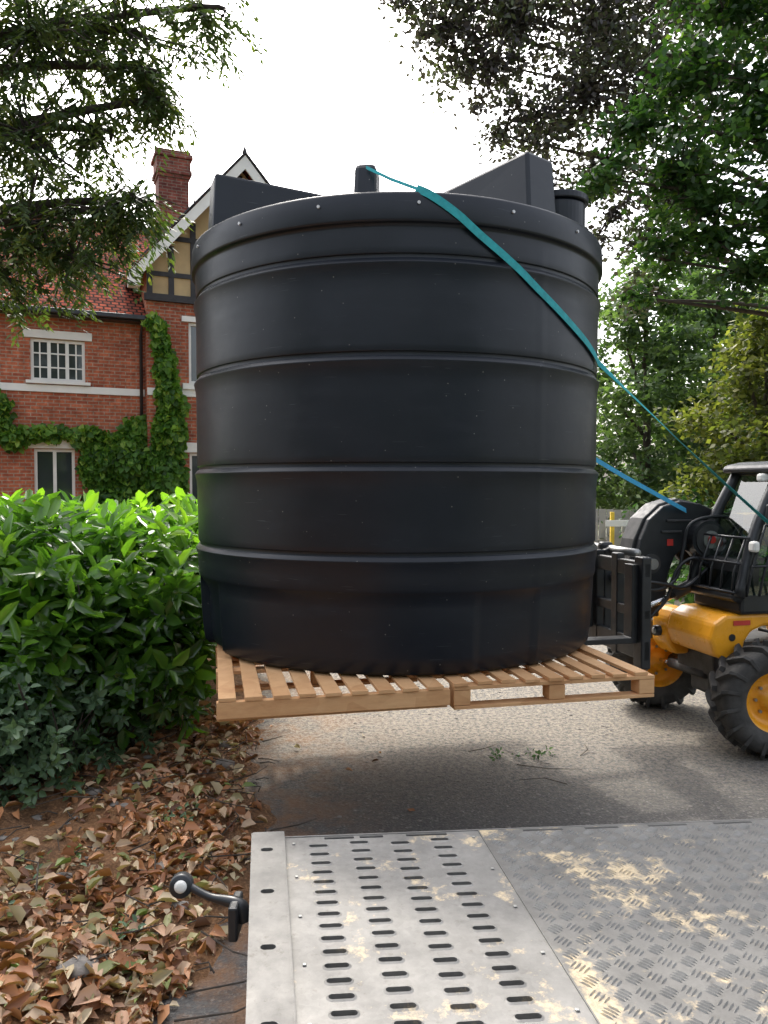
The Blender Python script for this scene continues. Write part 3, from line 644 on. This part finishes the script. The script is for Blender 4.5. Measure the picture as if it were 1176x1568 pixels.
def slab(name,p,th_,mat):
    V=[tuple(q) for q in p]+[(q[0],q[1],q[2]-th_) for q in p]
    return mk(name,V,[(0,1,2,3),(7,6,5,4),(0,4,5,1),(1,5,6,2),(2,6,7,3),(3,7,4,0)],mat,hs_)
OY=GY-.42
slab('gable_roof_left',[(gx-hw_,OY,fz),(gx,OY,gz),(gx,7.5,gz),(gx-hw_,7.5,fz)],.10,M_tileY)
slab('gable_roof_right',[(gx,OY,gz),(gx+hw_,OY,fz),(gx+hw_,7.5,fz),(gx,7.5,gz)],.10,M_tileY)
slab('barge_board_left',[(gx-hw_-.02,OY-.04,fz-.06),(gx,OY-.04,gz-.05),(gx,OY-.002,gz-.05),(gx-hw_-.02,OY-.002,fz-.06)],.30,M_white)
slab('barge_board_right',[(gx,OY-.04,gz-.05),(gx+hw_,OY-.04,fz-.06),(gx+hw_,OY-.002,fz-.06),(gx,OY-.002,gz-.05)],.30,M_white)
slab('verge_left',[(gx-hw_-.06,OY-.07,fz),(gx,OY-.07,gz+.03),(gx,OY-.0,gz+.03),(gx-hw_-.06,OY-.0,fz)],.05,M_timber)
slab('verge_right',[(gx,OY-.07,gz+.03),(gx+hw_+.06,OY-.07,fz),(gx+hw_+.06,OY,fz),(gx,OY,gz+.03)],.05,M_timber)
box('bargeboard_foot',gx-hw_-.08,gx-hw_+.16,OY-.05,OY+.25,fz-.38,fz-.05,M_white,hs_,.01)
tube('ridge_finial',[(gx,OY,gz),(gx,OY,gz+.08),(gx,OY,gz+.16)],[.06,.04,.01],M_timber,hs_,8)
slab('main_roof_front',[(-9.3,-.38,5.93),(-.16,-.38,5.93),(-.16,4,9.10),(-9.3,4,9.10)],.09,M_tileX)
slab('main_roof_front_hip',[(-.16,1.0,6.93),(1.9,3.2,8.52),(1.9,4,9.10),(-.16,4,9.10)],.08,M_tileX)
slab('main_roof_rear',[(-9.3,4,9.10),(1.9,4,9.10),(1.9,8.4,5.93),(-9.3,8.4,5.93)],.09,M_tileX)
tube('ridge_tiles',[(-9.3,4,9.12),(1.9,4,9.12)],.10,M_brickd,hs_,8)
boxes('gutter_and_fascia',[(-9.3,-.17,-.46,-.385,5.80,5.90),(-9.3,-.17,-.30,-.0,5.78,5.83)],M_black,hs_,.015)
tube('downpipe',[(-.24,-.09,0),(-.24,-.09,5.5),(-.24,-.4,5.8)],.035,M_timber,hs_,8)
cx,cy=.78,1.95
boxes('chimney_stack',[(cx-.36,cx+.36,cy-.32,cy+.32,6.5,9.75)],M_brickd,hs_,0)
boxes('chimney_cap',[(cx-.39,cx+.39,cy-.35,cy+.35,9.752,9.83),(cx-.43,cx+.43,cy-.39,cy+.39,9.832,9.93),(cx-.40,cx+.40,cy-.36,cy+.36,9.932,10.22),(cx-.45,cx+.45,cy-.41,cy+.41,10.222,10.32),(cx-.41,cx+.41,cy-.37,cy+.37,10.322,10.40)],M_brickd,hs_,.004)
boxes('chimney_corbel',[(cx-.39,cx+.39,cy-.35,cy+.35,8.6,8.7)],M_brickd,hs_,.004)
tube('tv_aerial_mast',[(1.45,2.6,9.0),(1.45,2.6,10.7)],.02,M_steel,hs_,6)
tube('tv_aerial_boom',[(1.15,2.1,10.1),(1.85,3.1,10.75)],.012,M_steel,hs_,6)
for q in np.linspace(0,1,7):
    p=Vector((1.15,2.1,10.1)).lerp(Vector((1.85,3.1,10.75)),q); tube('tv_aerial_rod',[p+Vector((-.2,.13,0)),p+Vector((.2,-.13,0))],.006,M_steel,hs_,4)
M_ivy=leafmat('climber_leaves',[(0,(.03,.08,.015)),(.5,(.08,.19,.025)),(.85,(.17,.31,.04)),(1,(.28,.40,.06))],.35,.5)
ivy=empty('climbing_plant',(-5.18,17.27,0),math.atan2(.411,.911))
def patch(cx,cz,rx,rz,y,n,th_=.22):
    a=rng.random(n)*6.28; r=rng.random(n)**.6; x=cx+rx*r*np.cos(a); z=cz+rz*r*np.sin(a)+.05*rng.normal(size=n)
    return np.stack([x,y-.03-rng.random(n)*th_*(1.1-r),z],1)
Cs=[]
for args in [(-2.2,3.34,.5,.10,-.04,200),(-1.1,2.75,.42,.6,-.05,1100,.35),(-.5,2.7,.55,.75,-.1,1400,.4),(-2.8,3.25,.25,.22,-.03,220),(-.35,3.4,.35,.35,-.1,500),(-1.35,3.3,.4,.18,-.05,280),
    (.2,2.3,.45,.9,-.38,1300,.4),(.3,3.4,.35,.6,-.38,900,.35),(.3,4.2,.25,.5,-.38,420,.3),(.22,4.9,.22,.45,-.38,320,.3),(.12,5.5,.17,.35,-.38,190),(0,5.8,.22,.12,-.38,90),(.5,4.0,.15,.2,-.38,90),
    (-3.15,3.75,.30,.42,-.03,380),(-3.5,3.4,.3,.25,-.03,250),(-.7,1.7,.85,.7,-.1,1200,.5)]:
    Cs.append(patch(*args))
C=np.concatenate(Cs); n=len(C); D=rng.normal(size=(n,3))*.6; D[:,2]-=.9; D[:,1]-=.3; Nn=rng.normal(size=(n,3))*.5; Nn[:,1]-=1; Nn[:,2]+=.3
leaves('climber_foliage',C,D,Nn,.13+.07*rng.random(n),.10+.05*rng.random(n),M_ivy,np.clip(.45+.25*rng.normal(size=n)+.35*(C[:,2]>3.0)*rng.random(n),0,1),ivy,curl=.1)
tube('climber_stem',smoothpath([(.2,-.42,0),(.3,-.42,2),(.2,-.42,3.5),(.22,-.42,4.6),(.1,-.42,5.6)],5),.03,M_bark,ivy,6)
tube('climber_stem',smoothpath([(.2,-.42,1.2),(-.6,-.08,2.4),(-1.4,-.06,3.2),(-3.2,-.06,3.4)],5),.025,M_bark,ivy,6)

# ================================================================= HEDGE (laurel) and shrubs
def shoots(name,blobs,dens,nl,L,W,mat,parent,up=.6,rad=.06,tipbright=True,num=None):
    C=[];D=[];Nn=[];T_=[]
    for (x,y,z,rx,ry,rz) in blobs:
        k=num or int(dens*(rx*ry+ry*rz+rx*rz))
        d=unit(rng.normal(size=(k,3))); d=d[d[:,2]>-.75]; k=len(d)
        s=(.62+.42*rng.random(k)**.6)[:,None]; P=d*s*np.array([rx,ry,rz])+np.array([x,y,z])
        for p,dd,ss in zip(P,d,s[:,0]):
            if p[2]<.08 and not num: continue
            ax=dd*.7+np.array([0,0,up])+rng.normal(size=3)*.3; ax/=np.linalg.norm(ax)
            a0=rng.random()*6.28; tb=.25+.45*rng.random()
            e1=np.cross(ax,[.3,.9,.1]); e1/=np.linalg.norm(e1); e2=np.cross(ax,e1)
            m=int(nl*(.7+.6*rng.random()))
            for q in range(m):
                a=a0+q*2.4; f=q/m; rd=e1*math.cos(a)+e2*math.sin(a)
                C.append(p+ax*(f*rad*3)+rd*.008); D.append(rd*(1.0-.35*f)+ax*(.15+.85*f)+np.array([0,0,-.15])); Nn.append(ax-rd*.3+rng.normal(size=3)*.15)
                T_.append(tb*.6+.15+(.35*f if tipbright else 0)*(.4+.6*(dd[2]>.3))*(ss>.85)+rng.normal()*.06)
    n=len(C); L_=L*(.6+.6*rng.random(n)); return leaves(name,np.array(C),np.array(D),np.array(Nn),L_,W*(.7+.5*rng.random(n))*L_/L,mat,np.array(T_),parent,fold=.22,curl=.12)
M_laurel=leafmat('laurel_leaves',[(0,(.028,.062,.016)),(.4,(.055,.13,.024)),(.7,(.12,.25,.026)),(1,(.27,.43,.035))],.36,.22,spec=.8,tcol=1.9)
hedge=empty('laurel_hedge')
hb=[(-2.05,6.6,1.2,.60,.7,.64),(-2.75,6.2,1.15,.75,.8,.71),(-3.7,6.2,1.15,.85,.9,.80),(-2.2,7.5,1.15,.8,.8,.70),(-3.3,7.5,1.15,1.0,.9,.78),(-4.6,6.8,1.15,1.0,1.0,.82),(-2.0,6.3,.75,.48,.52,.5),(-2.75,5.75,.9,.6,.5,.55),(-3.5,5.5,.9,.6,.5,.6),(-5.6,7.2,1.15,1.0,1.1,.85),(-2.4,8.8,1.1,.9,1.0,.75)]
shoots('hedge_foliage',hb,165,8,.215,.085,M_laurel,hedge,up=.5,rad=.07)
V=[];F=[]
for (x,y,z,rx,ry,rz) in hb:
    for q in range(10):
        e=Vector((x+rng.normal()*rx*.5,y+rng.normal()*ry*.5,z+rng.random()*rz*.6)); b=Vector((x+rng.normal()*.15,y+rng.normal()*.15,0.02))
        v,f=tubegeo([b,b.lerp(e,.5)+Vector((rng.normal()*.05,0,0)),e],[.022,.015,.006],6,len(V)); V+=v;F+=f
mk('hedge_stems',V,F,M_bark,hedge,smooth=True)
M_shrub=leafmat('shrub_leaves',[(0,(.05,.09,.045)),(.5,(.10,.17,.09)),(.85,(.18,.27,.15)),(1,(.38,.46,.29))],.25,.3)
shrub=empty('evergreen_shrub')
shoots('shrub_foliage',[(-2.75,5.3,.50,.45,.45,.36),(-3.2,5.1,.5,.5,.5,.42),(-2.15,5.9,.50,.33,.35,.31),(-2.75,5.5,.68,.42,.4,.30),(-1.9,6.35,.48,.24,.28,.26),(-3.5,4.9,.6,.6,.5,.5),(-2.4,5.15,.30,.22,.22,.2)],340,12,.078,.043,M_shrub,shrub,up=.3,rad=.08)
V=[];F=[]
for q in range(60):
    b=Vector((-2.7+rng.normal()*.3,5.5+rng.normal()*.25,.0)); e=b+Vector((rng.normal()*.35,rng.normal()*.3,.4+.4*rng.random()))
    v,f=tubegeo([b,b.lerp(e,.5),e],[.012,.008,.003],5,len(V)); V+=v;F+=f
mk('shrub_stems',V,F,M_bark,shrub)
shoots('bed_seedlings',[(-1.75,4.1,.13,.12,.12,.05),(-1.3,4.8,.12,.1,.1,.05),(-1.9,3.6,.13,.12,.1,.05),(-1.2,3.5,.1,.08,.08,.04)],0,4,.045,.02,M_shrub,None,num=9,rad=.02)
shoots('fallen_sprigs',[(.93,6.15,.03,.12,.05,.015),(1.28,6.2,.03,.08,.05,.015)],0,6,.045,.02,M_shrub,None,num=7,rad=.015,up=.1)

# ================================================================= TREES
yew=empty('conifer_tree',(0,0,0))
limb(yew,'trunk',[(-6.4,8.6,-.1),(-6.3,8.6,3),(-6.1,8.5,7),(-6.0,8.5,12)],.38,.16,M_barkd)
M_yew=leafmat('conifer_needles',[(0,(.018,.035,.015)),(.5,(.05,.08,.025)),(.85,(.12,.15,.035)),(1,(.24,.22,.06))],.35,.5)
yb=[(-3.6,8.0,6.85,1.0),(-2.65,8.0,6.85,.75),(-1.85,8.2,7.2,.42),(-3.6,7.9,5.75,.85),(-2.95,8,5.85,.42),(-3.6,7.8,4.85,.7),(-2.85,7.9,5.0,.5),(-2.50,7.9,5.1,.36),(-3.85,7.7,4.3,.45),(-3.1,7.8,4.5,.42),(-2.35,7.9,6.1,.30),(-2.45,8.0,6.45,.42),(-4.6,7.9,5.0,.8),(-4.7,8,6.3,1.0),(-5.2,8.2,7.8,1.2),(-3.6,8.2,8.1,1.0),(-6.6,8.6,6.5,1.2),(-6.2,8.9,9.6,1.6)]
for k,b in enumerate(yb):
    st=Vector((-6.2,8.55,b[2]-.6)); st.z=min(max(st.z,3.5),11); e=Vector(b[:3]); m=st.lerp(e,.55)+Vector((0,0,.1+.35*rng.random()))
    limb(yew,'limb_%d'%k,[st,m,e,e+Vector((.35*b[3],0,-.3*b[3]))],.085,.01,M_barkd)
C=[];D=[];Nn=[];T_=[];V=[];F=[]
for (x,y,z,r) in yb:
    k=int((125 if x>-5 else 55)*r*r)+20
    P=sphere_pts(k,.15)*r*np.array([1.05,1,.9])+np.array([x,y,z])
    for p in P:
        a=rng.random()*6.28; L=.22+.28*rng.random(); d=np.array([math.cos(a),math.sin(a)*.8,-.25-.6*rng.random()]); d/=np.linalg.norm(d); tb=rng.random()
        m=26; sd2=np.cross(d,[0,0,1.0]); sd2/=np.linalg.norm(sd2)
        for q in range(m):
            f=q/m; s=1 if q%2 else -1
            pos=p+d*L*f+np.array([0,0,-.18*f*f*L*2])+rng.normal(size=3)*.022
            nd=d*.7+sd2*s*(1-.5*f)+rng.normal(size=3)*.25; nd[2]-=.3
            C.append(pos);D.append(nd);Nn.append(np.array([0,0,1.0])+rng.normal(size=3)*.5);T_.append(tb*.5+.1+.35*f+rng.normal()*.05)
        if rng.random()<.35:
            v,f_=tubegeo([(x+(p[0]-x)*.2,y+(p[1]-y)*.2,z+(p[2]-z)*.2),tuple(p),tuple(p+d*L*.8)],[.014,.008,.003],4,len(V)); V+=v;F+=f_
n=len(C); leaves('needle_foliage',np.array(C),np.array(D),np.array(Nn),.075+.05*rng.random(n),.024+.012*rng.random(n),M_yew,np.array(T_),yew,six=False)
mk('conifer_twigs',V,F,M_barkd,yew)

M_copper=leafmat('copper_beech_leaves',[(0,(.035,.027,.034)),(.5,(.075,.065,.07)),(.8,(.09,.11,.065)),(1,(.16,.20,.09))],.32,.35,tcol=1.2)
M_green=leafmat('beech_leaves',[(0,(.016,.045,.014)),(.5,(.04,.09,.025)),(.85,(.09,.18,.04)),(1,(.20,.30,.05))],.40,.4,tcol=1.35)
bt=empty('copper_beech_tree')
limb(bt,'trunk',[(10.6,15.5,-.1),(10.5,15.4,3),(10.2,15.2,8),(9.6,15.0,14)],.5,.2,M_bark)
cb=[(1.0,12.2,9.4,.95),(.3,12.2,9.9,.55),(1.7,12.4,8.9,.85),(2.4,12.2,8.0,.75),(2.1,12.4,9.7,1.1),(3.2,12.3,8.4,1.1),(1.75,12,7.6,.42),(3.4,12.4,9.6,1.2),(3.6,12.6,7.4,.85),(4.5,12.4,8.6,1.2),(2.5,12.8,7.3,.5),(1.3,12.6,10.8,1.0),(3.0,13,11.4,1.3),(5.2,13,10.6,1.6),(4.9,12.8,7.2,1.0),(8,14,11.5,2.2),(4.2,12.6,6.2,.7),(3.5,12.7,6.3,.5),(4.2,12.9,5.3,.45)]
for k,b in enumerate(cb):
    e=Vector(b[:3]); st=Vector((10.2,15.3,max(4.5,b[2]-1.6))); limb(bt,'limb_%d'%k,[st,st.lerp(e,.5)+Vector((0,0,.5)),e],.09,.010,M_bark)
crown('copper_foliage',cb,38,46,.11,.072,M_copper,bt,subr=.30,flat=.6,shell=.15,twigmat=M_bark)
gt=empty('beech_tree')
limb(gt,'trunk',[(8.3,9.6,-.1),(8.2,9.6,3),(8.0,9.6,7),(7.6,9.6,11)],.45,.18,M_bark)
gb=[(3.0,9.4,6.6,.5),(2.75,9.4,5.9,.42),(3.7,9.4,7.2,.75),(3.6,9.5,6.0,.8),(3.9,9.3,5.2,.65),(3.35,9.4,4.95,.42),(4.8,9.3,6.8,1.0),(4.8,9.2,5.5,.9),(4.3,9.2,4.75,.5),(5.2,9.2,4.7,.6),(5.8,9.2,6.0,1.0),(5.2,9.4,8.0,1.1),(4.2,9.8,8.2,.8),(6.5,9.4,7.6,1.3),(6.5,9.2,5.0,.8),(7.5,9.8,9.5,1.6),(8.8,9.8,7,1.3),(3.1,9.8,4.6,.22)]
for k,b in enumerate(gb):
    e=Vector(b[:3]); st=Vector((8.0,9.6,max(3,b[2]-1.3))); limb(gt,'limb_%d'%k,[st,st.lerp(e,.5)+Vector((0,0,.25)),e],.08,.010,M_bark)
crown('green_foliage',gb,58,44,.11,.07,M_green,gt,subr=.30,flat=.5,shell=.12,twigmat=M_bark)
M_far1=leafmat('far_foliage_green',[(0,(.03,.065,.028)),(.5,(.08,.13,.055)),(1,(.17,.24,.09))],.4,.6)
M_far2=leafmat('far_foliage_olive',[(0,(.045,.06,.016)),(.5,(.10,.12,.03)),(1,(.24,.23,.06))],.4,.6)
def fartree(name,x,y,h,r,mat,L=.22,dens=15,lo=.12):
    e=empty(name); limb(e,'trunk',[(x,y,-.1),(x+.1,y,h*.4),(x,y,h*.85)],.022*h,.05,M_bark)
    bl=[]
    for q in range(16):
        f=lo+(.95-lo)*(q+.5)/16; a=q*2.4; rr=r*math.sin(math.pi*min(.93,f*.8+.22))**.7
        bl.append((x+math.cos(a)*rr*.6,y+math.sin(a)*rr*.6,f*h,r*(.40+.15*rng.random())*(1.1-.4*f)))
    for b in bl[::3]:
        limb(e,'limb',[(x,y,b[2]*.7),b[:3]],.07,.02,M_bark)
    crown('foliage',bl,dens,36,L,L*.62,mat,e,subr=.36,flat=.6,shell=.3)
fartree('added_unseen_tree',7.4,22,8.6,2.6,M_far1,.2,24); fartree('added_unseen_tree',10.6,25,9.6,3.4,M_far1,.24,16)
fartree('added_unseen_tree',8.2,16.6,6.1,2.0,M_far2,.16,34); fartree('added_unseen_tree',10.8,18,7.5,2.6,M_far2,.2,18)
fartree('added_unseen_tree',4.8,32,7.5,3.2,M_far1,.3,11); fartree('added_unseen_tree',1.0,38,8,3.4,M_far1,.3,7); fartree('added_unseen_tree',16,30,11,4.5,M_far1,.3,8)
for (x,y,h) in ((-7,-11,9),(-1.5,-13,10),(4.5,-12,9),(9,-8,9),(-10,-4,8)): fartree('added_unseen_tree',x,y,h,3.4,M_green,.5,5)  # unseen trees behind the camera, added to darken tank and deck reflections
hb2=empty('background_shrubbery')
bl=[]
for q in range(34):
    x=5.6+q*.42; y=13.5+2.2*math.sin(q*1.3)+.25*q; bl.append((x,y,.8+.6*rng.random(),.8+.35*rng.random()))
for (x,y,z,r) in ((4.9,11.2,.9,.55),(5.4,11,1.1,.6),(4.6,11.6,.5,.5),(6.2,11.4,1.0,.8)): bl.append((x,y,z,r))
for q in range(9): bl.append((-4+q*2.2+rng.normal()*.3,34+rng.normal(),1.4,1.6))
crown('shrubbery_foliage',bl,26,40,.15,.09,M_green,hb2,subr=.4,shell=.4)
fe=empty('timber_fence',(4.2,16.2,0),R(-6)); M_fence=simple('weathered_fence',(.36,.35,.32),.85,var=.3,scale=4)
boxes('fence_boards',[(k*.16,k*.16+.145,0,.018,.08,1.72+.01*math.sin(k)) for k in range(30)],M_fence,fe)
boxes('fence_posts',[(k*1.6,k*1.6+.1,.02,.12,0,1.8) for k in range(4)],M_fence,fe); boxes('fence_rails',[(0,4.8,.02,.06,z,z+.08) for z in (.4,1.0,1.5)],M_fence,fe)
bar=empty('height_barrier',(4.25,14.4,0)); M_by=simple('yellow_barrier_paint',(.75,.52,.05),.5)
boxes('barrier_posts',[(0,.07,0,.07,0,1.72),(.42,.49,0,.07,0,1.6)],M_by,bar,.005); boxes('barrier_bar',[(-.1,.6,-.02,-.001,1.45,1.57)],M_white,bar,.005)
